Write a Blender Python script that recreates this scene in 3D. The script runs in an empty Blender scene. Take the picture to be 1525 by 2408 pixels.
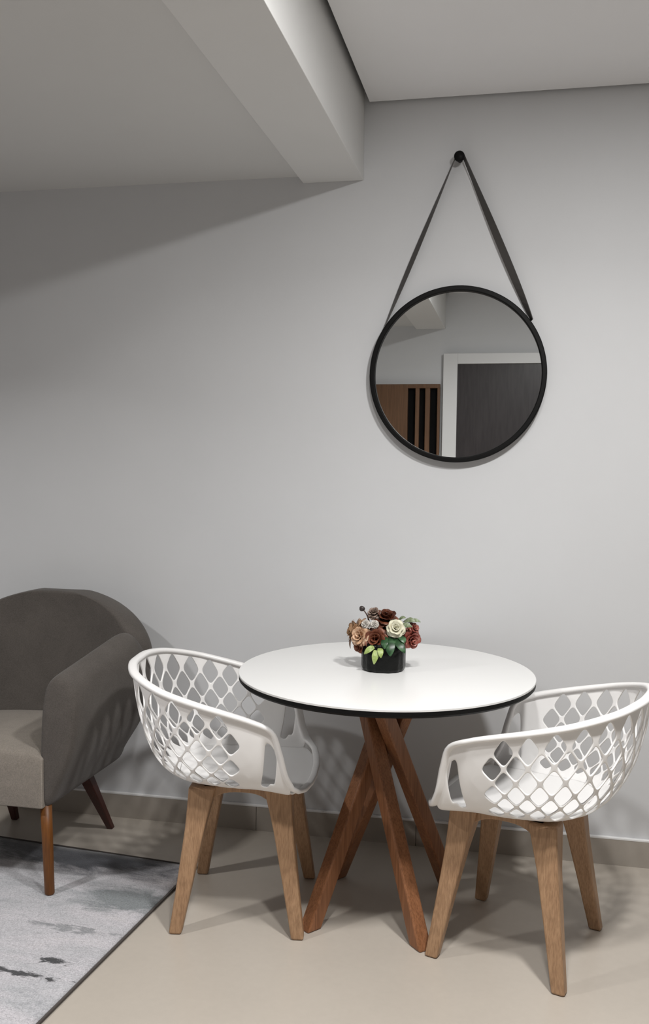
import bpy, bmesh, math, random
from mathutils import Vector, Matrix
random.seed(7)
S = bpy.context.scene
C = S.collection
PI = math.pi

# ------------------------------------------------------------------ camera
F_PX, YAW, PIT, ROL, CH, CD = 2177.3, .2054, -.0575, .012, 1.3936, 3.2854
fw = Vector((-math.sin(YAW)*math.cos(PIT), math.cos(YAW)*math.cos(PIT), math.sin(PIT)))
rt = Vector((math.cos(YAW), math.sin(YAW), 0)); up = rt.cross(fw)
r2 = rt*math.cos(ROL) + up*math.sin(ROL); u2 = -rt*math.sin(ROL) + up*math.cos(ROL)
cd = bpy.data.cameras.new('camera'); cam = bpy.data.objects.new('camera', cd); C.objects.link(cam)
M4 = Matrix((r2, u2, -fw)).transposed().to_4x4(); M4.translation = Vector((0, -CD, CH)); cam.matrix_world = M4
cd.sensor_fit = 'VERTICAL'; cd.sensor_height = 36; cd.lens = F_PX/2408*36; cd.clip_start = .05
S.camera = cam

# ------------------------------------------------------------------ light
w = bpy.data.worlds.new('world'); S.world = w; w.use_nodes = True
w.node_tree.nodes['Background'].inputs[0].default_value = (.9, .95, 1, 1)
w.node_tree.nodes['Background'].inputs[1].default_value = .3
S.view_settings.view_transform = 'Standard'; S.view_settings.look = 'None'
S.view_settings.gamma = 1; S.view_settings.exposure = 0.80
def lamp(name, loc, size, power, col=(1, .988, .972), spread=180):
    l = bpy.data.lights.new(name, 'AREA'); l.shape = 'DISK'; l.size = size; l.energy = power; l.color = col
    l.spread = math.radians(spread)
    o = bpy.data.objects.new(name, l); o.location = loc; C.objects.link(o); return o
# (x, y, ceiling height, lamp size, watts, beam angle)
LAMPS = [(.38, -1.68, 2.64, .20, 27, 180), (-2.3, -1.95, 2.40, .14, 14, 142), (-.12, -1.95, 2.64, .16, 12, 150)]  # third lamp is an added fill that brightens the beam
for x, y, z, s, e, sp in LAMPS:
    lamp('lamp_light', (x, y, z-.012), s, e, spread=sp)

# ------------------------------------------------------------------ helpers
def tag(o, label=None, cat=None, group=None, kind=None):
    if label: o['label'] = label
    if cat: o['category'] = cat
    if group: o['group'] = group
    if kind: o['kind'] = kind
    return o
def empty(name, loc=(0, 0, 0), rz=0, **k):
    o = bpy.data.objects.new(name, None); o.empty_display_size = .05
    o.location = loc; o.rotation_euler = (0, 0, rz); C.objects.link(o); return tag(o, **k)
def mesh_obj(name, bm, mat, parent=None, smooth=True, bevel=0, sub=0, solid=0, offset=0, autosmooth=None, normals=True):
    me = bpy.data.meshes.new(name)
    if normals: bmesh.ops.recalc_face_normals(bm, faces=bm.faces)
    bm.to_mesh(me); bm.free()
    for p in me.polygons: p.use_smooth = smooth
    me.materials.append(mat)
    o = bpy.data.objects.new(name, me); C.objects.link(o)
    if parent: o.parent = parent
    if solid:
        m = o.modifiers.new('s', 'SOLIDIFY'); m.thickness = solid; m.offset = offset
    if bevel:
        m = o.modifiers.new('b', 'BEVEL'); m.width = bevel; m.segments = 3; m.limit_method = 'ANGLE'; m.angle_limit = math.radians(40)
    if sub:
        m = o.modifiers.new('u', 'SUBSURF'); m.levels = sub; m.render_levels = sub
    return o
def bx(bm, x0, x1, y0, y1, z0, z1):
    v = [bm.verts.new((x, y, z)) for x in (x0, x1) for y in (y0, y1) for z in (z0, z1)]
    for f in ((0,1,3,2),(4,6,7,5),(0,4,5,1),(2,3,7,6),(0,2,6,4),(1,5,7,3)): bm.faces.new([v[i] for i in f])
def box(name, x0, x1, y0, y1, z0, z1, mat, parent=None, bevel=0, kind=None):
    bm = bmesh.new(); bx(bm, x0, x1, y0, y1, z0, z1)
    return tag(mesh_obj(name, bm, mat, parent, smooth=False, bevel=bevel), kind=kind)
def loft(bm, rings, closed=True, cap=True):
    R = [[bm.verts.new(p) for p in r] for r in rings]
    n = len(R[0])
    for a, b in zip(R, R[1:]):
        for i in range(n if closed else n-1):
            j = (i+1) % n; bm.faces.new((a[i], a[j], b[j], b[i]))
    if cap and closed:
        bm.faces.new(R[0][::-1]); bm.faces.new(R[-1])
    return R
def lathe(bm, prof, n=48, c=(0, 0)):
    loft(bm, [[(c[0]+r*math.cos(2*PI*k/n), c[1]+r*math.sin(2*PI*k/n), z) for k in range(n)] for r, z in prof])
def interp(pts, ts, t):
    """smooth (Catmull-Rom) interpolation of a list of tuples at t"""
    if t <= ts[0]: return Vector(pts[0])
    if t >= ts[-1]: return Vector(pts[-1])
    k = max(i for i in range(len(ts)-1) if ts[i] <= t)
    P = [Vector(p) for p in pts]
    a, b = ts[k], ts[k+1]; u = (t-a)/(b-a)
    m0 = ((P[k+1]-P[k-1])/(ts[k+1]-ts[k-1]) if k > 0 else Vector((0, P[1][1]-P[0][1], 0))/(b-a) if len(P[0]) == 3 else (P[1]-P[0])/(b-a))*(b-a)
    m1 = ((P[k+2]-P[k])/(ts[k+2]-ts[k]) if k+2 < len(P) else (P[k+1]-P[k])/(b-a))*(b-a)
    return (2*u**3-3*u*u+1)*P[k] + (u**3-2*u*u+u)*m0 + (-2*u**3+3*u*u)*P[k+1] + (u**3-u*u)*m1

# ------------------------------------------------------------------ materials
def mat(name, col, rough=.5, spec=.5, metal=0, coat=0, sheen=0):
    m = bpy.data.materials.new(name); m.use_nodes = True
    b = m.node_tree.nodes['Principled BSDF']
    b.inputs['Base Color'].default_value = (*col, 1); b.inputs['Roughness'].default_value = rough
    b.inputs['Specular IOR Level'].default_value = spec; b.inputs['Metallic'].default_value = metal
    b.inputs['Coat Weight'].default_value = coat; b.inputs['Sheen Weight'].default_value = sheen
    return m
def nd(m, t, **k):
    n = m.node_tree.nodes.new(t)
    for a, v in k.items(): setattr(n, a, v)
    return n
def lk(m, a, b): m.node_tree.links.new(a, b)
def coords(m, scale=(1, 1, 1), rot=(0, 0, 0), kind='Object'):
    tc = nd(m, 'ShaderNodeTexCoord'); mp = nd(m, 'ShaderNodeMapping')
    mp.inputs['Scale'].default_value = scale; mp.inputs['Rotation'].default_value = rot
    lk(m, tc.outputs[kind], mp.inputs['Vector']); return mp.outputs['Vector']
def noise(m, vec, scale, detail=4, rough=.55, dist=0):
    n = nd(m, 'ShaderNodeTexNoise'); n.inputs['Scale'].default_value = scale; n.inputs['Detail'].default_value = detail
    n.inputs['Roughness'].default_value = rough; n.inputs['Distortion'].default_value = dist
    lk(m, vec, n.inputs['Vector']); return n.outputs['Fac']
def ramp(m, fac, stops):
    r = nd(m, 'ShaderNodeValToRGB'); e = r.color_ramp.elements
    while len(e) < len(stops): e.new(.5)
    for el, (p, c) in zip(e, stops): el.position = p; el.color = (*c, 1) if len(c) == 3 else c
    lk(m, fac, r.inputs['Fac']); return r.outputs['Color']
def mixc(m, fac, a, b, mode='MIX'):
    x = nd(m, 'ShaderNodeMix', data_type='RGBA', blend_type=mode)
    if isinstance(fac, (int, float)): x.inputs[0].default_value = fac
    else: lk(m, fac, x.inputs[0])
    for i, v in ((6, a), (7, b)):
        if isinstance(v, tuple): x.inputs[i].default_value = (*v, 1)
        else: lk(m, v, x.inputs[i])
    return x.outputs[2]
def setc(m, c): lk(m, c, m.node_tree.nodes['Principled BSDF'].inputs['Base Color'])
def bump(m, h, strength=.1, dist=.01):
    b = nd(m, 'ShaderNodeBump'); b.inputs['Strength'].default_value = strength; b.inputs['Distance'].default_value = dist
    lk(m, h, b.inputs['Height']); lk(m, b.outputs['Normal'], m.node_tree.nodes['Principled BSDF'].inputs['Normal'])
def paint(name, col, rough=.6):
    m = mat(name, col, rough, .3); v = coords(m)
    n = noise(m, v, 3, 3); setc(m, ramp(m, n, [(.3, tuple(c*.985 for c in col)), (.7, tuple(min(1, c*1.01) for c in col))]))
    bump(m, noise(m, v, 160, 3), .06, .002); return m
def wood(name, c1, c2, c3, scale=(30, 30, 2.2), rough=.45):
    m = mat(name, c1, rough, .4); v = coords(m, scale)
    n = noise(m, v, 1.6, 6, .6, .8); c = ramp(m, n, [(.25, c1), (.5, c2), (.75, c3)])
    v2 = coords(m, (scale[0]*5, scale[1]*5, scale[2]*2)); n2 = noise(m, v2, 2, 4)
    c = mixc(m, .35, c, ramp(m, n2, [(.35, tuple(x*.55 for x in c1)), (.6, c3)])); setc(m, c); bump(m, n2, .08, .001); return m

WALL = paint('wall_paint', (.618, .625, .636)); CEIL = paint('low_ceiling_dim_paint', (.64, .64, .63)); CEILR = paint('raised_ceiling_lit_paint', (.86, .86, .87)); BEAM = paint('beam_paint', (.70, .70, .69))  # raised ceiling lightened, low ceiling darkened to stand in for bounce light
SIDEW = paint('bounce_cut_side_paint', (.22, .21, .20))  # unseen side walls darkened to cut the bounce light
GAP = mat('recess_paint', (.25, .25, .25), .8)
WHITE = mat('white_lacquer', (.8, .8, .8), .4)
def porcelain(name, c):
    m = mat(name, c, .32, .45); v = coords(m)
    n = noise(m, v, 2.2, 5, .6); n2 = noise(m, v, 45, 3, .6)
    a = ramp(m, n, [(.3, tuple(x*.95 for x in c)), (.7, tuple(x*1.04 for x in c))])
    setc(m, mixc(m, .25, a, ramp(m, n2, [(.3, tuple(x*.92 for x in c)), (.7, tuple(x*1.06 for x in c))]))); return m
FLOOR = porcelain('floor_porcelain', (.47, .425, .37)); BASE = porcelain('baseboard_porcelain', (.36, .325, .285))
PLASTIC = mat('white_plastic', (.86, .85, .84), .32, .5)
TOPW = mat('white_laminate', (.75, .75, .74), .28, .45)
BLACK = mat('black_edge', (.005, .005, .005), .5, .15)
BLACKM = mat('black_metal', (.004, .004, .004), .5, .15)
MIRROR = mat('mirror_glass', (.86, .88, .88), .01, .5, 1)
CHWOOD = wood('beech_wood', (.27, .155, .085), (.36, .215, .12), (.44, .275, .16))
TBWOOD = wood('reddish_wood', (.15, .058, .024), (.25, .105, .045), (.34, .15, .07))
ALEG = wood('amber_wood', (.10, .034, .006), (.15, .052, .009), (.19, .07, .013))
ALEGD = wood('dark_red_wood', (.03, .007, .005), (.05, .011, .008), (.07, .018, .012))
LEATHER = mat('dark_leather', (.06, .055, .052), .55)
def fabric(name, c):
    m = mat(name, c, .9, .15, sheen=.12); v = coords(m)
    n = noise(m, v, 7, 5, .65, .6); n2 = noise(m, v, 320, 2, .6)
    a = ramp(m, n, [(.3, tuple(x*.82 for x in c)), (.7, tuple(x*1.2 for x in c))])
    setc(m, mixc(m, .4, a, ramp(m, n2, [(.3, tuple(x*.6 for x in c)), (.7, tuple(x*1.4 for x in c))]))); bump(m, n2, .25, .002); return m
FAB = fabric('charcoal_velvet', (.088, .078, .070)); FABS = fabric('taupe_velvet', (.22, .195, .168))

# ------------------------------------------------------------------ room
XL, XR, YF = -3.4, 2.6, -3.8
box('floor', XL, XR, YF, 0, -.05, 0, FLOOR, kind='structure')
box('wall_back', XL, XR, 0, .1, -.05, 2.8, WALL, kind='structure')
box('wall_front', XL, XR, YF-.1, YF, -.05, 2.8, WALL, kind='structure')
box('wall_left', XL-.1, XL, YF-.1, .1, -.05, 2.8, SIDEW, kind='structure')
box('wall_right', XR, XR+.1, YF-.1, .1, -.05, 2.8, SIDEW, kind='structure')
# low ceiling on the left, its beam, and the raised panel on the right with a shadow gap
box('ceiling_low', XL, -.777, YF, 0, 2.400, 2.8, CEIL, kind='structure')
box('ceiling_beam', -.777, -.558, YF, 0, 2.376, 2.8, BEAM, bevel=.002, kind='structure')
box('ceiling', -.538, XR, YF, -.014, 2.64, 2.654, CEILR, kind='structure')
box('ceiling_recess', -.558, XR, YF, 0, 2.70, 2.8, GAP, kind='structure')
# tiled skirting with a thin white bead on top
bm = bmesh.new()
for a, b in ((XL, -.93), (-.928, -.332), (-.33, .27), (.272, XR)): bx(bm, a, b, -.012, 0, 0, .09)
tag(mesh_obj('baseboard_back', bm, BASE, smooth=False), kind='structure')
box('trim_1', XL, XR, -.013, 0, .09, .098, WHITE, bevel=.002, kind='structure')
box('baseboard_front', XL, -.60, YF, YF+.012, 0, .09, BASE, kind='structure')
box('baseboard_left', XL, XL+.012, YF+.012, -.012, 0, .09, BASE, kind='structure')
box('baseboard_right', XR-.012, XR, YF+.012, -.012, 0, .09, BASE, kind='structure')

# door behind the camera, seen in the mirror
DOOR = wood('dark_door_wood', (.028, .023, .024), (.036, .030, .031), (.045, .038, .039), (6, 6, 1.5), .35)
dr = empty('door_1', (0, YF, 0), kind='structure')
dx0, dx1, dt, fwid = -.461, .42, 2.111, .105
box('door_panel', dx0, dx1, .004, .03, .004, dt, DOOR, dr)
bm = bmesh.new(); bx(bm, dx0-fwid, dx0, .001, .045, 0, dt+.077); bx(bm, dx1, dx1+fwid, .001, .045, 0, dt+.077); bx(bm, dx0, dx1, .001, .045, dt, dt+.077)
mesh_obj('door_frame', bm, mat('white_door_frame', (.72, .72, .72), .4), dr, smooth=False, bevel=.003)
bm = bmesh.new(); lathe(bm, [(.0, 0), (.012, 0), (.012, .05), (.0, .05)], 20)
bx(bm, -.11, .012, -.008, .008, .036, .05)
bmesh.ops.rotate(bm, verts=bm.verts, cent=(0, 0, 0), matrix=Matrix.Rotation(-PI/2, 3, 'X')); bmesh.ops.translate(bm, verts=bm.verts, vec=(dx1-.07, .03, 1.02))
mesh_obj('door_handle', bm, mat('steel', (.6, .6, .6), .3, metal=1), dr)

# slatted wooden screen behind the camera, seen in the mirror
SCR = wood('orange_brown_wood', (.10, .05, .024), (.135, .068, .033), (.165, .085, .043), (8, 8, 1.2))
sc = empty('slatted_screen', (0, YF, 0), label='orange-brown wooden panel with three black upright slots, reflected in the round mirror', cat='screen')
box('panel_board', -1.35, -.828, .002, .05, 0, 1.962, SCR, sc, bevel=.002)
box('backing_board', -.828, -.586, .002, .012, 0, 1.94, mat('black_backing', (.004, .004, .004), .8, .1), sc)
for a, b in ((-.77, -.741), (-.696, -.661)):
    box('slat', a, b, .012, .05, 0, 1.932, SCR, sc, bevel=.002)
box('side_post', -.606, -.586, .012, .05, 0, 1.932, SCR, sc, bevel=.002)
box('top_rail', -.828, -.586, .012, .05, 1.932, 1.962, SCR, sc, bevel=.002)

# recessed downlights, the third housing the added fill light
HOUS = mat('lamp_housing', (.85, .85, .85), .4)
GLOW = mat('lamp_lens', (1, 1, 1), .5)
b = GLOW.node_tree.nodes['Principled BSDF']; b.inputs['Emission Color'].default_value = (1, .97, .93, 1); b.inputs['Emission Strength'].default_value = 4
for (x, y, z, s, e, sp), lb in zip(LAMPS, ('round white downlight in the raised ceiling above the table side', 'round white downlight in the low ceiling left of the beam', 'added round white fill light in the raised ceiling near the beam')):
    t = empty('downlight', (x, y, z), label=lb, cat='ceiling light')
    r = s/2
    bm = bmesh.new(); lathe(bm, [(r+.004, -.001), (r+.004, -.012), (r+.02, -.012), (r+.024, -.001)], 40)
    for f in list(bm.faces):
        if len(f.verts) > 4: bm.faces.remove(f)
    mesh_obj('lamp_ring', bm, HOUS, t)
    bm = bmesh.new(); lathe(bm, [(r+.004, -.001), (r+.004, -.006)], 40); mesh_obj('lens', bm, GLOW, t, smooth=False)

# ------------------------------------------------------------------ rug
RUG = mat('rug_pile', (.4, .4, .42), .95, .1, sheen=.3)
v = coords(RUG, (1, 3.2, 1), (0, 0, .08)); v1 = coords(RUG, (1, 1, 1)); v3 = coords(RUG, (1, 5, 1), (0, 0, .05))
big = noise(RUG, v, 1.9, 8, .62, .9)
c = ramp(RUG, big, [(.22, (.16, .165, .18)), (.31, (.38, .39, .41)), (.42, (.53, .53, .555)), (.58, (.62, .60, .63)), (.78, (.66, .63, .62))])
st = noise(RUG, v3, 5.5, 9, .68, .7)
c = mixc(RUG, ramp(RUG, st, [(.28, (1, 1, 1)), (.335, (0, 0, 0))]), c, (.05, .055, .065))
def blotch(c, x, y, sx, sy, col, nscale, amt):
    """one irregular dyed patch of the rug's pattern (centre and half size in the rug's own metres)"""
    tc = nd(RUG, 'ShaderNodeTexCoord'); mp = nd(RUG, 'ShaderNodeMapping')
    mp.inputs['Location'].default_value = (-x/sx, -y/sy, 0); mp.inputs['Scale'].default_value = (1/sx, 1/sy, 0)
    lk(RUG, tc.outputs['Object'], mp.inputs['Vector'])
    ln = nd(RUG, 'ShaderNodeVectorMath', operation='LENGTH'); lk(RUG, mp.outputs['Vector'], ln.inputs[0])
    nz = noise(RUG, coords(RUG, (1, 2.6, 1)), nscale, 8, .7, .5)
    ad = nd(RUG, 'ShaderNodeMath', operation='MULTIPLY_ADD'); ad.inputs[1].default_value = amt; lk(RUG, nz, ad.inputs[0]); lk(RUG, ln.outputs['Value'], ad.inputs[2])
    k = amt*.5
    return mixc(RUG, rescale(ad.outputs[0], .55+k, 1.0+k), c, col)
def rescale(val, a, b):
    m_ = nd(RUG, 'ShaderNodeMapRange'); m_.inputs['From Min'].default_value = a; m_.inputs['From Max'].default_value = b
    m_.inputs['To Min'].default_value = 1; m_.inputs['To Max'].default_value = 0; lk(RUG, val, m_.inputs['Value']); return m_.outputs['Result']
for q in ((-.45, -.03, .50, .17, (.085, .09, .105), 5, 1.6), (-.62, -.42, .10, .09, (.06, .066, .08), 9, 2.8), (-.13, -.67, .055, .016, (.06, .062, .066), 22, 4.0),  # darker strip along the back edge first, then the pattern's smaller marks
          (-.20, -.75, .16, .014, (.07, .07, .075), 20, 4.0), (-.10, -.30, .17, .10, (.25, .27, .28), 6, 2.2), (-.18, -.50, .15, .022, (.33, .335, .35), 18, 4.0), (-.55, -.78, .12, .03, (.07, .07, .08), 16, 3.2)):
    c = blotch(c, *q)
fine = noise(RUG, v1, 240, 3, .7)
c = mixc(RUG, .6, c, ramp(RUG, fine, [(.30, (.30, .30, .31)), (.62, (1, 1, 1))]), 'MULTIPLY')
mid = noise(RUG, coords(RUG, (1, 3, 1)), 38, 6, .75)
c = mixc(RUG, .5, c, ramp(RUG, mid, [(.30, (.45, .46, .48)), (.46, (1, 1, 1))]), 'MULTIPLY')
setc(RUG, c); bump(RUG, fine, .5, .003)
rug = empty('area_rug', (-1.035, -.36, 0), -.085, label='grey and white distressed abstract area rug under the armchair', cat='rug')
bm = bmesh.new(); bmesh.ops.create_grid(bm, x_segments=60, y_segments=70, size=.5)
for q in bm.verts:
    q.co = Vector((-1.0+q.co.x*1.98, -1.15+q.co.y*2.28, .007+.0008*math.sin(q.co.x*21)*math.sin(q.co.y*17)))
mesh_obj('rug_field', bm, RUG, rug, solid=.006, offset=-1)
RB = mat('rug_binding', (.07, .06, .055), .9)
bm = bmesh.new()
bx(bm, -.007, .0, -2.3, 0, 0, .0085); bx(bm, -2.0, -.007, -.006, 0, 0, .0085); bx(bm, -2.0, -1.99, -2.3, -.01, 0, .009); bx(bm, -1.99, -.01, -2.3, -2.29, 0, .009)
mesh_obj('rug_binding', bm, RB, rug, smooth=False, bevel=.002)

# ------------------------------------------------------------------ armchair
ac = empty('armchair', (-1.65, -.40, 0), 0, label='dark grey upholstered tub armchair with rounded back and tapered wooden legs on the rug', cat='armchair')
# backrest: arched slab wrapping slightly forward at its edges
OUT = [(.25, .285), (.285, .42), (.335, .56), (.385, .66), (.385, .70), (.365, .745), (.325, .80), (.265, .842), (.18, .878), (.09, .898), (.0, .903)]
def backsec(s):       # s 0..1 from bottom right up the outline to the apex
    k = s*(len(OUT)-1); i = min(int(k), len(OUT)-2); f = k-i
    return (OUT[i][0]*(1-f)+OUT[i+1][0]*f, OUT[i][1]*(1-f)+OUT[i+1][1]*f)
bm = bmesh.new(); N = 24
def ycurve(x, z): return .215 - .55*x*x + .07*(z-.3)
rings = []
# rows by height: each row spans the outline's width at that height
def halfw(z):
    for (x0, z0), (x1, z1) in zip(OUT, OUT[1:]):
        if z0 <= z <= z1: return x0+(x1-x0)*(z-z0)/(z1-z0)
    return 0
zs = [.285, .36, .44, .52, .60, .67, .73, .78, .82, .85, .87, .888, .899]
rows = []
for z in zs:
    hw = halfw(z)
    rows.append([(hw*(k/10-1), ycurve(hw*(k/10-1), z), z) for k in range(21)])
loft(bm, rows, closed=False, cap=False)
mesh_obj('backrest', bm, FAB, ac, solid=.105, offset=0, sub=2)
# armrests
for s in (-1, 1):
    bm = bmesh.new(); secs = []
    for t in [0, .04, .2, .4, .6, .8, 1, 1.12, 1.24, 1.27]:
        y = -.285 + .40*t
        zt = .708+.080*t - max(0, t-1)*.35
        xi = .205+.055*t; xo = .335+.045*min(t, 1); xb = .235+.012*t; ib = .20+.0*t
        m_ = .012 if t in (0, 1.27) else 0
        ring = [(ib+m_, .30+m_), (xi-.004+m_, .42), (xi+m_, .58), (xi+.012+m_, zt-.035), (xi+.045, zt-m_), (xo-.05, zt-m_), (xo-.008-m_, zt-.04),
                (xo-m_, zt-.11), (xo-.015-m_, .47), (xb+.035-m_, .36), (xb+.008-m_, .295+m_), (xb-.015, .285+m_)]
        secs.append([(s*x, y, z) for x, z in ring])
    loft(bm, secs)
    mesh_obj('armrest', bm, FAB, ac, sub=2)
# seat
bm = bmesh.new()
secs = []
for y, zt, d in [(-.292, .45, .006), (-.286, .46, 0), (-.26, .470, 0), (-.1, .475, 0), (.1, .462, 0), (.17, .458, 0)]:
    h = .222-d
    secs.append([(-h, y, .29), (h, y, .29), (h, y, zt-.05), (h, y, zt-.012), (h-.03, y, zt), (0, y, zt+.008), (-h+.03, y, zt), (-h, y, zt-.012), (-h, y, zt-.05)])
loft(bm, secs); mesh_obj('seat', bm, FABS, ac, bevel=.006)
def leg_round(bm, top, foot, r0, r1, n=20):
    T, B = Vector(top), Vector(foot)
    loft(bm, [[(p.x+r*math.cos(2*PI*k/n), p.y+r*math.sin(2*PI*k/n), p.z) for k in range(n)]
              for p, r in ((B, r1*.9), (B+(T-B)*.012, r1), (B.lerp(T, .6), r1*.4+r0*.6), (T, r0))])
for top, foot, m in (((.215, -.255, .295), (.23, -.262, .0082), ALEG), ((-.215, -.255, .295), (-.23, -.262, .0082), ALEG)):
    bm = bmesh.new(); leg_round(bm, top, foot, .0185, .0155); mesh_obj('leg', bm, m, ac)
for s in (1, -1):
    bm = bmesh.new()
    T, B = Vector((s*.155, .10, .30)), Vector((s*.185, .285, 0))
    if s < 0: B = Vector((-.205, .28, 0))
    loft(bm, [[(p.x+sx*w_, p.y+sy*w_, p.z) for sx, sy in ((-1, -1), (1, -1), (1, 1), (-1, 1))] for p, w_ in ((B, .012), (T, .023))])
    l = mesh_obj('leg', bm, ALEGD, ac, smooth=False, bevel=.004); l['label'] = 'dark red-brown rear leg'

# ------------------------------------------------------------------ lattice tub chair
UT = [0, .106, .229, .365, .49, .61, .696, .77, .85, .94, 1]
RM = [(-.345, 0, .768), (-.338, .09, .767), (-.30, .185, .755), (-.215, .257, .730), (-.115, .28, .703), (-.02, .283, .678),
      (.05, .28, .657), (.105, .272, .63), (.126, .262, .57), (.142, .25, .50), (.160, .236, .458)]
BT = [(-.198, 0, .452), (-.196, .06, .452), (-.182, .118, .450), (-.14, .165, .446), (-.085, .182, .443), (-.02, .192, .44),
      (.03, .197, .44), (.07, .20, .438), (.105, .205, .436), (.135, .21, .434), (.155, .214, .434)]
def rim(u):
    p = interp(RM, UT, abs(u)); return Vector((p.x, p.y if u >= 0 else -p.y, p.z))
def basec(u):
    p = interp(BT, UT, abs(u)); return Vector((p.x, p.y if u >= 0 else -p.y, p.z))
def side(u, v):
    a, b = basec(u), rim(u); d = b-a
    p1 = a+Vector((d.x*.62, d.y*.62, d.z*.03)); p2 = b-Vector((d.x*.10, d.y*.10, d.z*.5))
    w_ = 1-v
    return w_**3*a + 3*w_*w_*v*p1 + 3*w_*v*v*p2 + v**3*b
NH, NV, I0 = 24, 8, 17
def make_chair(name, loc, rz, label, group):
    root = empty(name, loc, rz, label=label, cat='chair', group=group)
    bm = bmesh.new(); V = {}
    def gv(I, J):                      # doubled integer lattice coordinates
        if (I, J) not in V: V[(I, J)] = bm.verts.new(side(I/2/NH, J/2/NV))
        return V[(I, J)]
    def face(vs):
        try: bm.faces.new(vs)
        except ValueError: pass
    for i in range(-I0, I0+1):
        for j in range(0, NV+1):
            if (i+j) % 2 == 0: continue
            corners = [(i+1, j), (i, j+1), (i-1, j), (i, j-1)]
            inside = [abs(a) <= I0 and 0 <= b_ <= NV for a, b_ in corners]
            loop = []
            if all(inside):
                for k in range(4):
                    a, b_ = corners[k], corners[(k+1) % 4]
                    loop += [(2*a[0], 2*a[1]), (a[0]+b_[0], a[1]+b_[1])]
                outer = [gv(*q) for q in loop]
                u_, v_ = i/NH, j/NV
                px = side(u_, v_).x
                solidc = px > (-.02+.09*(1-v_)) or j <= 1 or abs(i) >= I0-1
                
                f = 1.0
                inner = []
                for k, q in enumerate(loop):
                    sc_ = .93 if k % 2 == 0 else .885
                    if solidc: sc_ = .7
                    inner.append(bm.verts.new(side((i+(q[0]/2-i)*sc_)/NH, (j+(q[1]/2-j)*sc_)/NV)))
                for k in range(8):
                    face((outer[k], outer[(k+1) % 8], inner[(k+1) % 8], inner[k]))
                if solidc: face(inner)
            else:
                pts = []
                for k in range(4):
                    a, b_ = corners[k], corners[(k+1) % 4]
                    if inside[k]:
                        pts.append(gv(2*a[0], 2*a[1]))
                        if inside[(k+1) % 4]: pts.append(gv(a[0]+b_[0], a[1]+b_[1]))
                        else: pts.append(gv(2*i, 2*j))
                if len(pts) >= 3: face(pts)
    for sgn in (-1, 1):
        for i in range(I0, NH):
            for j in range(NV):
                if (i == I0+1 and 2 <= j <= 6) or (i == I0+2 and 3 <= j <= 6): continue
                a = [(sgn*i, j), (sgn*(i+1), j), (sgn*(i+1), j+1), (sgn*i, j+1)]
                face([gv(2*x, 2*y) for x, y in a])
    mesh_obj('backrest', bm, PLASTIC, root, solid=.006, sub=2, normals=True)
    # rim: flattened rolled edge running round the back, down the arm fronts and across the seat front
    bm = bmesh.new(); pts = [rim(k/60) for k in range(-60, 61)]
    front = [Vector((.177, .222, .445)), Vector((.192, .19, .439)), Vector((.204, .12, .434)), Vector((.210, .05, .432))]
    allp = [Vector((p.x, -p.y, p.z)) for p in reversed(front)] + pts + front
    n = len(allp); rings = []
    for k, p in enumerate(allp):
        t = (allp[(k+1) % n]-allp[k-1]).normalized()
        out = Vector((p.x+.06, p.y, 0)); out = (out-t*out.dot(t)).normalized(); nn = t.cross(out).normalized()
        isf = p.z < .56 and p.x > .1
        frac = min(1, max(0, (.66-p.z)/.1)) if p.x > .03 else 0
        hw, hh = .0155+.003*frac, .0075
        if p.x > .175: hw, hh = .012, .007
        rings.append([tuple(p+out*hw*.9*math.cos(a)*abs(math.cos(a))**-.3 + nn*hh*math.sin(a)*abs(math.sin(a))**-.3) if abs(math.cos(a)) > 1e-3 and abs(math.sin(a)) > 1e-3
                      else tuple(p+out*hw*math.cos(a)+nn*hh*math.sin(a)) for a in [2*PI*q/12+.01 for q in range(12)]])
    rings.append(rings[0])
    loft(bm, rings, cap=False); bmesh.ops.remove_doubles(bm, verts=bm.verts, dist=1e-6)
    mesh_obj('rim', bm, PLASTIC, root)
    # seat pan
    bm = bmesh.new(); rows = []
    us = [.02, .06, .11, .17, .23, .30, .37, .44, .52, .6, .68, .76, .84, .92, 1]
    def row(L):
        out = []
        for q in range(17):
            s = q/8-1; sag = -.007*(1-s*s)*min(1, (L.x+.20)/.1)
            out.append((L.x, L.y*s, L.z+sag))
        return out
    rows = [row(basec(u)) for u in us]
    L = basec(1)
    for f in (.35, .7, 1):
        r_ = []
        for q in range(17):
            s = q/8-1
            xf = L.x + (.05*(1-abs(s)**2.2)+.008)*f
            r_.append((xf, L.y*s*(1-.02*f), L.z-.007*(1-s*s)*(1-f) - .002*f))
        rows.append(r_)
    loft(bm, rows, closed=False, cap=False)
    mesh_obj('seat', bm, PLASTIC, root, solid=.009, offset=0, sub=1)
    # legs
    for sx in (1, -1):
        for sy in (1, -1):
            bm = bmesh.new(); T, B = Vector((sx*.112, sy*.125, .422)), Vector((sx*.180, sy*.197, 0))
            rr = []
            for z, h in ((0, .0165), (.006, .0185), (.15, .023), (.30, .029), (.36, .034), (.422, .040)):
                p = B.lerp(T, z/.422)
                rr.append([(p.x+a*h, p.y+b_*h*.85, z) for a, b_ in ((-1, -1), (1, -1), (1, 1), (-1, 1))])
            loft(bm, rr); mesh_obj('leg', bm, CHWOOD, root, smooth=False, bevel=.006)
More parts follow.
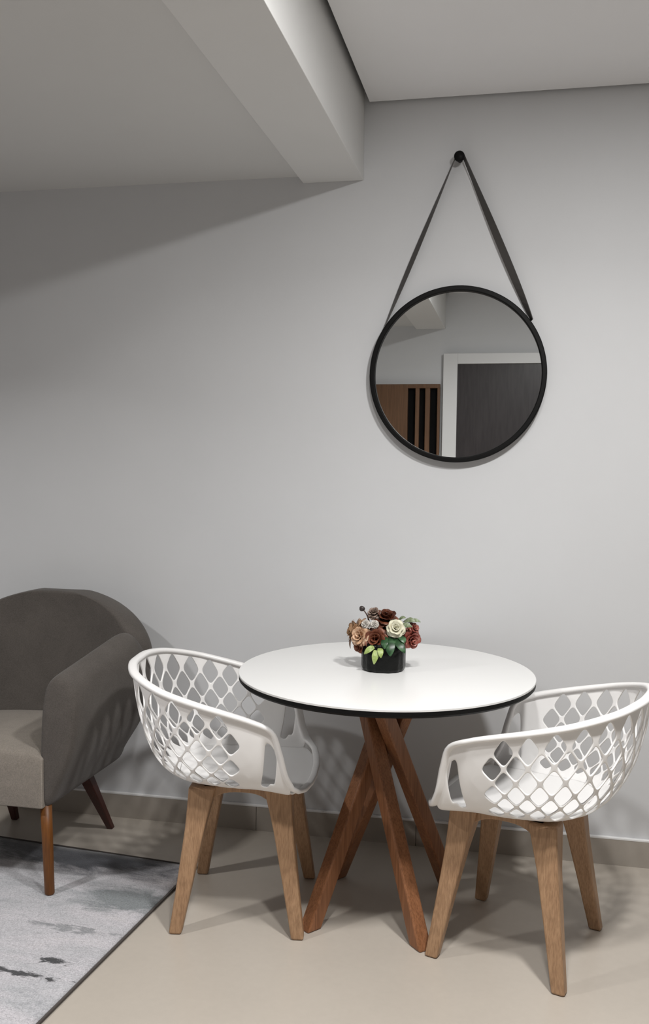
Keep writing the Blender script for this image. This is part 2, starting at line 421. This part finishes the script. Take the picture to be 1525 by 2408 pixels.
    # arched apron rails between the legs
    def rail(bm, a, axis, off, t=.017):
        top, prof = .422, []
        K = 14
        for k in range(K+1):
            s = -1+2*k/K; prof.append((s*a, top-.016-.055*abs(s)**3.0))
        up_ = [(s, top) for s, _ in reversed(prof)]
        poly = prof+up_
        for side_ in (0, 1):
            pass
        R = []
        for d in (-t, t):
            R.append([((s, off+d, z) if axis == 'x' else (off+d, s, z)) for s, z in poly])
        loft(bm, R)
    for axis, off, a in (('x', .128, .112), ('x', -.128, .112), ('y', .118, .122), ('y', -.118, .122)):
        bm = bmesh.new(); rail(bm, a, axis, off); mesh_obj('apron_rail', bm, CHWOOD, root, smooth=False, bevel=.003)
    bm = bmesh.new(); bx(bm, -.12, .12, -.12, .12, .412, .4235); mesh_obj('mounting_plate', bm, CHWOOD, root, smooth=False, bevel=.003)
    return root
make_chair('lattice_tub_chair', (-.80, -.565, 0), math.atan2(.051, .379),
    'white lattice tub chair on wooden legs at the left of the table, beside the armchair', 'white lattice chairs at the round table')
make_chair('lattice_tub_chair', (.027, -.61, 0), PI-math.atan2(.112, .344),
    'white lattice tub chair on wooden legs at the right of the round table', 'white lattice chairs at the round table')

# ------------------------------------------------------------------ round table
TC = Vector((-.383, -.494, 0)); TZ = .747
tb = empty('round_dining_table', TC, 0, label='small round white table with black edge and crossed reddish wooden legs', cat='table')
bm = bmesh.new(); lathe(bm, [(.446, TZ-.007), (.45, TZ-.006), (.45, TZ-.001), (.449, TZ)], 128); mesh_obj('tabletop', bm, TOPW, tb, smooth=False)
bm = bmesh.new(); lathe(bm, [(.425, TZ-.026), (.444, TZ-.024), (.4495, TZ-.018), (.4495, TZ-.0071), (.446, TZ-.007)], 128); mesh_obj('edge_band', bm, BLACK, tb, smooth=False)
feet = [(-.190, -.180), (.142, -.212), (-.18, .18), (.19, .20)]
for x, y in feet:
    a = math.atan2(y, x)-math.radians(150)
    B, T = Vector((x, y, 0)), Vector((.10*math.cos(a), .10*math.sin(a), TZ-.0255))
    d = (T-B); h = Vector((d.x, d.y, 0)).normalized(); s_ = Vector((-h.y, h.x, 0))
    bm = bmesh.new(); rr = []
    for t in (0, .5, 1):
        p = B.lerp(T, t); w1, w2 = .026, .0225
        rr.append([tuple(p+h*w1*q1+s_*w2*q2) for q1, q2 in ((-1, -1), (1, -1), (1, 1), (-1, 1))])
    loft(bm, rr); mesh_obj('leg', bm, TBWOOD, tb, smooth=False, bevel=.006)

# ------------------------------------------------------------------ mirror on its strap
MX, MZ, MR = -.2165, 1.6906, .3048
mi = empty('round_wall_mirror', (MX, 0, MZ), 0, label='round mirror in a thin black frame hung on the wall above the table', cat='mirror')
def ring_y(bm, prof, n=128):        # profile (radius, y) revolved about Y
    R = [[bm.verts.new((r*math.cos(2*PI*k/n), y, r*math.sin(2*PI*k/n))) for k in range(n)] for r, y in prof]
    for a, b_ in zip(R, R[1:]+R[:1]):
        for k in range(n): bm.faces.new((a[k], a[(k+1) % n], b_[(k+1) % n], b_[k]))
bm = bmesh.new(); ring_y(bm, [(MR, -.003), (MR, -.033), (MR-.003, -.036), (MR-.015, -.036), (MR-.018, -.033), (MR-.018, -.003)]); mesh_obj('frame', bm, BLACKM, mi, smooth=False, bevel=.001)
bm = bmesh.new(); n = 128
f1 = [bm.verts.new(((MR-.017)*math.cos(2*PI*k/n), -.02, (MR-.017)*math.sin(2*PI*k/n))) for k in range(n)]
f0 = [bm.verts.new(((MR-.017)*math.cos(2*PI*k/n), -.016, (MR-.017)*math.sin(2*PI*k/n))) for k in range(n)]
bm.faces.new(f1[::-1]); bm.faces.new(f0)
for k in range(n): bm.faces.new((f0[k], f0[(k+1) % n], f1[(k+1) % n], f1[k]))
mesh_obj('glass', bm, MIRROR, mi, smooth=False)
# leather strap: two runs from the peg to the frame, as a part of the mirror
HK = Vector((-.2215, -.024, 2.43))-Vector((MX, 0, MZ))
for s, att in ((-1, Vector((-.2545, -.020, .172))), (1, Vector((.2505, -.020, .183)))):
    bm = bmesh.new(); rr = []
    K = 24; st_ = HK+Vector((s*.013, 0, .004))
    for k in range(K+1):
        t = k/K; p = st_.lerp(att, t); d = (att-st_).normalized()
        inpl = Vector((d.z, 0, -d.x)); ang = math.radians(76-(46 if s > 0 else 28)*math.sin(PI*t**1.4))
        wv = Vector((0, 1, 0))*math.sin(ang)*.0135 + inpl*math.cos(ang)*.0135; nv = wv.cross(d).normalized()*.0012
        rr.append([tuple(p+wv+nv), tuple(p-wv+nv), tuple(p-wv-nv), tuple(p+wv-nv)])
    loft(bm, rr); mesh_obj('strap', bm, LEATHER, mi, smooth=False)
pg = None
bm = bmesh.new(); prof = [(0.0001, 0), (.009, 0), (.009, -.036), (.0165, -.036), (.018, -.039), (.018, -.046), (.015, -.050), (.0001, -.051)]
n = 32; R = [[bm.verts.new((r*math.cos(2*PI*k/n), y, r*math.sin(2*PI*k/n))) for k in range(n)] for r, y in prof]
for a, b_ in zip(R, R[1:]):
    for k in range(n): bm.faces.new((a[k], a[(k+1) % n], b_[(k+1) % n], b_[k]))
pg = mesh_obj('wall_peg', bm, BLACKM); pg.location = (-.2215, 0, 2.428)
tag(pg, 'round black peg in the wall holding the mirror strap', 'wall peg')

# ------------------------------------------------------------------ vase and artificial flowers
VX, VY = -.394, -.475
VASE = mat('black_glass', (.002, .0025, .002), .3, .22)
vv = coords(VASE); bump(VASE, noise(VASE, vv, 60, 2), .5, .004)
va = empty('flower_vase', (VX, VY, TZ), 0, label='small black ribbed vase standing on the white tabletop', cat='vase')
bm = bmesh.new(); n = 56
rings = []
for r, z in ((.057, 0), (.064, .003), (.0665, .012), (.067, .05), (.0665, .078), (.064, .086), (.061, .087), (.059, .08), (.058, .02)):
    rings.append([((r+.0012*math.sin(k*2*PI/n*14))*math.copysign(abs(math.cos(2*PI*k/n))**.86, math.cos(2*PI*k/n)), (r+.0012*math.sin(k*2*PI/n*14))*math.copysign(abs(math.sin(2*PI*k/n))**.86, math.sin(2*PI*k/n)), z) for k in range(n)])
loft(bm, rings); mesh_obj('vase_body', bm, VASE, va)
bm = bmesh.new(); lathe(bm, [(.0575, .062), (.0575, .070)], 40); mesh_obj('moss', bm, mat('dark_moss', (.02, .03, .012), .9), va, smooth=False)

def petalmat(name, c1, c2, c3, rough=.5):
    m = mat(name, c1, rough, .4); v = coords(m, (1, 1, 1)); n_ = noise(m, v, 55, 4, .6, .5)
    setc(m, ramp(m, n_, [(.3, c1), (.5, c2), (.72, c3)])); return m
PM = {
 'brown': petalmat('brown_red_petal', (.035, .009, .005), (.095, .027, .013), (.22, .08, .04), .35),
 'rust': petalmat('rust_petal', (.065, .018, .009), (.15, .045, .022), (.27, .10, .05)),
 'peach': petalmat('peach_petal', (.34, .17, .09), (.55, .35, .22), (.72, .54, .4)),
 'cream': petalmat('cream_petal', (.5, .46, .33), (.62, .60, .46), (.70, .68, .56)),
 'rose': petalmat('dusty_rose_petal', (.12, .025, .018), (.27, .07, .05), (.55, .25, .2), .35),
 'tan': petalmat('tan_petal', (.16, .08, .04), (.30, .17, .09), (.42, .28, .17)),
 'white': petalmat('off_white_petal', (.36, .33, .29), (.5, .47, .43), (.62, .6, .56)),
 'grey': petalmat('grey_brown_pod', (.10, .065, .05), (.2, .14, .11), (.32, .25, .21)),
}
LG = petalmat('dark_green_leaf', (.006, .022, .008), (.018, .055, .02), (.07, .15, .07), .35)
LL = petalmat('lime_leaf', (.15, .21, .05), (.28, .36, .11), (.46, .54, .25), .45)
LS = petalmat('sage_leaf', (.05, .07, .03), (.14, .17, .09), (.33, .38, .28), .5)
STEM = mat('green_stem', (.05, .09, .03), .6)
def petal(bm, frame, w_, l_, tilt, curl, az, base=0):
    """cupped petal grid; frame columns: x,y tangents, z axis of the flower"""
    G = []
    for a in range(6):
        t = a/5; row = []
        ang = tilt + curl*t*t
        rad = base + l_*(math.sin(tilt)*t + (math.sin(ang)-math.sin(tilt))*t*.5); hh = l_*(math.cos(tilt)*t + (math.cos(ang)-math.cos(tilt))*t*.5)
        wid = w_*math.sin(PI*min(1, .18+.72*t))**.6
        for b_ in range(5):
            s = b_/2-1
            x = rad - .25*w_*s*s*(1-t*.3); y = wid*s; z = hh+.004*t*random.uniform(-.6, .6)
            row.append(bm.verts.new(frame @ Vector((x*math.cos(az)-y*math.sin(az), x*math.sin(az)+y*math.cos(az), z))))
        G.append(row)
    for a in range(5):
        for b_ in range(4): bm.faces.new((G[a][b_], G[a][b_+1], G[a+1][b_+1], G[a+1][b_]))
def stem_to(bm, base, tip, r=.0018):
    P = [base, base.lerp(tip, .5)+Vector((0, 0, .006)), tip]
    loft(bm, [[(p.x+r*math.cos(q*PI/3), p.y+r*math.sin(q*PI/3), p.z) for q in range(6)] for p in P])
def axis_frame(d, origin):
    q = Vector(d).normalized().to_track_quat('Z', 'Y'); return Matrix.Translation(origin) @ q.to_matrix().to_4x4()
def rose(name, off, R_, d, m, label, cat='flower', layers=4, leaves=None):
    root = empty(name, (VX, VY, TZ), 0, label=label, cat=cat, group=None)
    c0 = Vector(off); dn = Vector(d).normalized()
    fr = axis_frame(dn, c0-dn*R_*.55)
    bm = bmesh.new()
    spec = [(3, .55, 1.05, .05, .25), (4, .62, 1.15, .22, .45), (5, .72, 1.2, .45, .7), (6, .78, 1.15, .8, 1.0), (6, .8, 1.15, 1.15, 1.1)][:layers+1]
    for li, (n_, ww, ll, ti, cu) in enumerate(spec):
        for k in range(n_):
            petal(bm, fr, R_*ww*.8, R_*ll, ti+random.uniform(-.08, .08), cu, 2*PI*k/n_+li*.7+random.uniform(-.15, .15), base=R_*.06*li)
    mesh_obj('bloom', bm, m, root, solid=.0009, sub=1, normals=False)
    bm = bmesh.new(); stem_to(bm, Vector((c0.x*.35, c0.y*.35, .071)), c0-dn*R_*.5); mesh_obj('stem', bm, STEM, root)
    return root
def leafgeo(bm, base, tip, wdt, normal, curl=.01):
    b0, t0 = Vector(base), Vector(tip); d = t0-b0; nn = Vector(normal).normalized(); s_ = d.cross(nn).normalized()
    G = []
    for a in range(8):
        t = a/7; wv = wdt*math.sin(PI*(.04+.94*t))**.8*(1-.25*t); p = b0+d*t+nn*(curl*math.sin(PI*t))
        G.append([bm.verts.new(p+s_*wv*q+nn*(-abs(q)*.15*wv)) for q in (-1, -.5, 0, .5, 1)])
    for a in range(7):
        for b_ in range(4): bm.faces.new((G[a][b_], G[a][b_+1], G[a+1][b_+1], G[a+1][b_]))
# offsets (x right, y away, z up from the tabletop); 764 px per metre at the vase
def px(X, Y, dy=0):      # helper used at design time for offsets around the vase
    return ((X-899)/775 - dy*.09, dy, (1577-Y)/775)
FL = [('rose', px(905, 1450, .0), .036, (.15, -.35, 1), 'brown', 'glossy dark brown-red rose at the top of the bouquet'),
      ('rose', px(880, 1500, -.045), .036, (-.15, -1, .25), 'rust', 'large rust-brown rose in the middle front of the bouquet'),
      ('rose', px(841, 1494, -.04), .029, (-.5, -1, .35), 'peach', 'pale peach rose at the left of the bouquet'),
      ('rose', px(842, 1519, -.03), .026, (-.7, -.8, -.1), 'rust', 'small rust rose hanging low at the left rim of the vase'),
      ('rose', px(929, 1471, -.04), .026, (.15, -1, .45), 'cream', 'round cream rose right of the bouquet centre'),
      ('rose', px(968, 1502, -.01), .030, (.6, -.8, -.25), 'rose', 'dusty pink rose drooping at the right of the bouquet'),
      ('rose', px(973, 1474, -.005), .017, (.7, -.6, .4), 'rose', 'small pink bud above the drooping pink rose'),
      ('rose', px(826, 1488, .0), .039, (-1, -.25, .25), 'tan', 'tan papery bloom at the far left of the bouquet'),
      ('rose', px(874, 1441, .0), .020, (-.2, -.5, 1), 'grey', 'grey-brown curled bloom at the top left of the bouquet'),
      ('rose', px(878, 1463, -.045), .012, (.1, -1, .5), 'white', 'small off-white bud below the grey-brown bloom'),
      ('rose', px(855, 1466, -.03), .013, (-.3, -.9, .6), 'white', 'small off-white bud above the pale peach rose'),
      ('rose', px(900, 1478, .045), .036, (.1, .9, .6), 'rust', 'rust rose at the back of the bouquet'),
      ]
for nm, off, R_, d, mk, lb in FL: rose(nm, off, R_, d, PM[mk], lb)
# dried bud on a thin dark stalk
root = empty('dried_bud', (VX, VY, TZ), label='dark curled seed bud on a thin stalk at the top left of the bouquet', cat='flower')
a, b_ = Vector(px(862, 1462)), Vector(px(846, 1434)); 
bm = bmesh.new(); bmesh.ops.create_uvsphere(bm, u_segments=16, v_segments=10, radius=1)
for q in bm.verts: q.co = Vector((q.co.x*.009-.3*abs(q.co.z)*.006, q.co.y*.007, q.co.z*.0085))+b_
mesh_obj('bud', bm, mat('dark_pod', (.03, .022, .02), .5), root)
bm = bmesh.new(); rr = []
for k in range(9):
    t = k/8; p = a.lerp(b_, t)+Vector((.004*math.sin(PI*t), 0, 0)); rr.append([(p.x+.0025*math.cos(q*PI/4), p.y+.0025*math.sin(q*PI/4), p.z) for q in range(8)])
loft(bm, [[(.0+.0025*math.cos(q*PI/4), .0025*math.sin(q*PI/4), .07) for q in range(8)]]+rr); mesh_obj('stalk', bm, mat('brown_stalk', (.08, .05, .04), .6), root)
# leaf sprays
def spray(label, m, leaves, base=(0, 0, .071)):
    root = empty('leaf_sprig', (VX, VY, TZ), label=label, cat='leaves')
    for q, (b0, t0, wd, nr) in enumerate(leaves):
        bm = bmesh.new(); leafgeo(bm, b0, t0, wd, nr); mesh_obj('leaf', bm, m, root, solid=.0008, sub=1, normals=False)
    bm = bmesh.new()
    for b0, t0, wd, nr in leaves: stem_to(bm, Vector(base), Vector(b0), .0013)
    mesh_obj('stem', bm, STEM, root)
spray('dark green leaves hanging over the front of the black vase', LG, [
    (px(915, 1492, -.035), px(918, 1534, -.074), .019, (.1, -1, .2)), (px(925, 1494, -.035), px(952, 1526, -.066), .015, (.4, -1, .3)),
    (px(905, 1493, -.04), px(904, 1518, -.072), .014, (-.1, -1, .3)), (px(935, 1490, -.02), px(950, 1505, -.055), .014, (.4, -.8, .5))])
spray('pale lime leaves drooping over the front left of the black vase', LL, [
    (px(888, 1514, -.055), px(880, 1554, -.080), .013, (-.1, -1, .1)), (px(884, 1512, -.055), px(856, 1532, -.074), .011, (-.3, -1, .3)),
    (px(892, 1512, -.055), px(896, 1538, -.080), .011, (.2, -1, .2))])
spray('sage green leaves at the top right of the bouquet', LS, [
    (px(930, 1462, .0), px(952, 1450, -.01), .010, (0, -.6, 1)), (px(946, 1460, .0), px(974, 1456, -.02), .012, (.1, -.8, .8)),
    (px(958, 1462, .0), px(987, 1460, .0), .011, (.1, -.6, 1)), (px(940, 1466, -.01), px(968, 1468, -.03), .009, (.1, -1, .4))])
spray('thin grey leaves dangling at the left of the bouquet', PM['grey'], [
    (px(822, 1500, .0), px(819, 1532, -.005), .004, (-.3, -1, 0)), (px(830, 1504, .0), px(814, 1516, .0), .004, (-.3, -1, .2))])
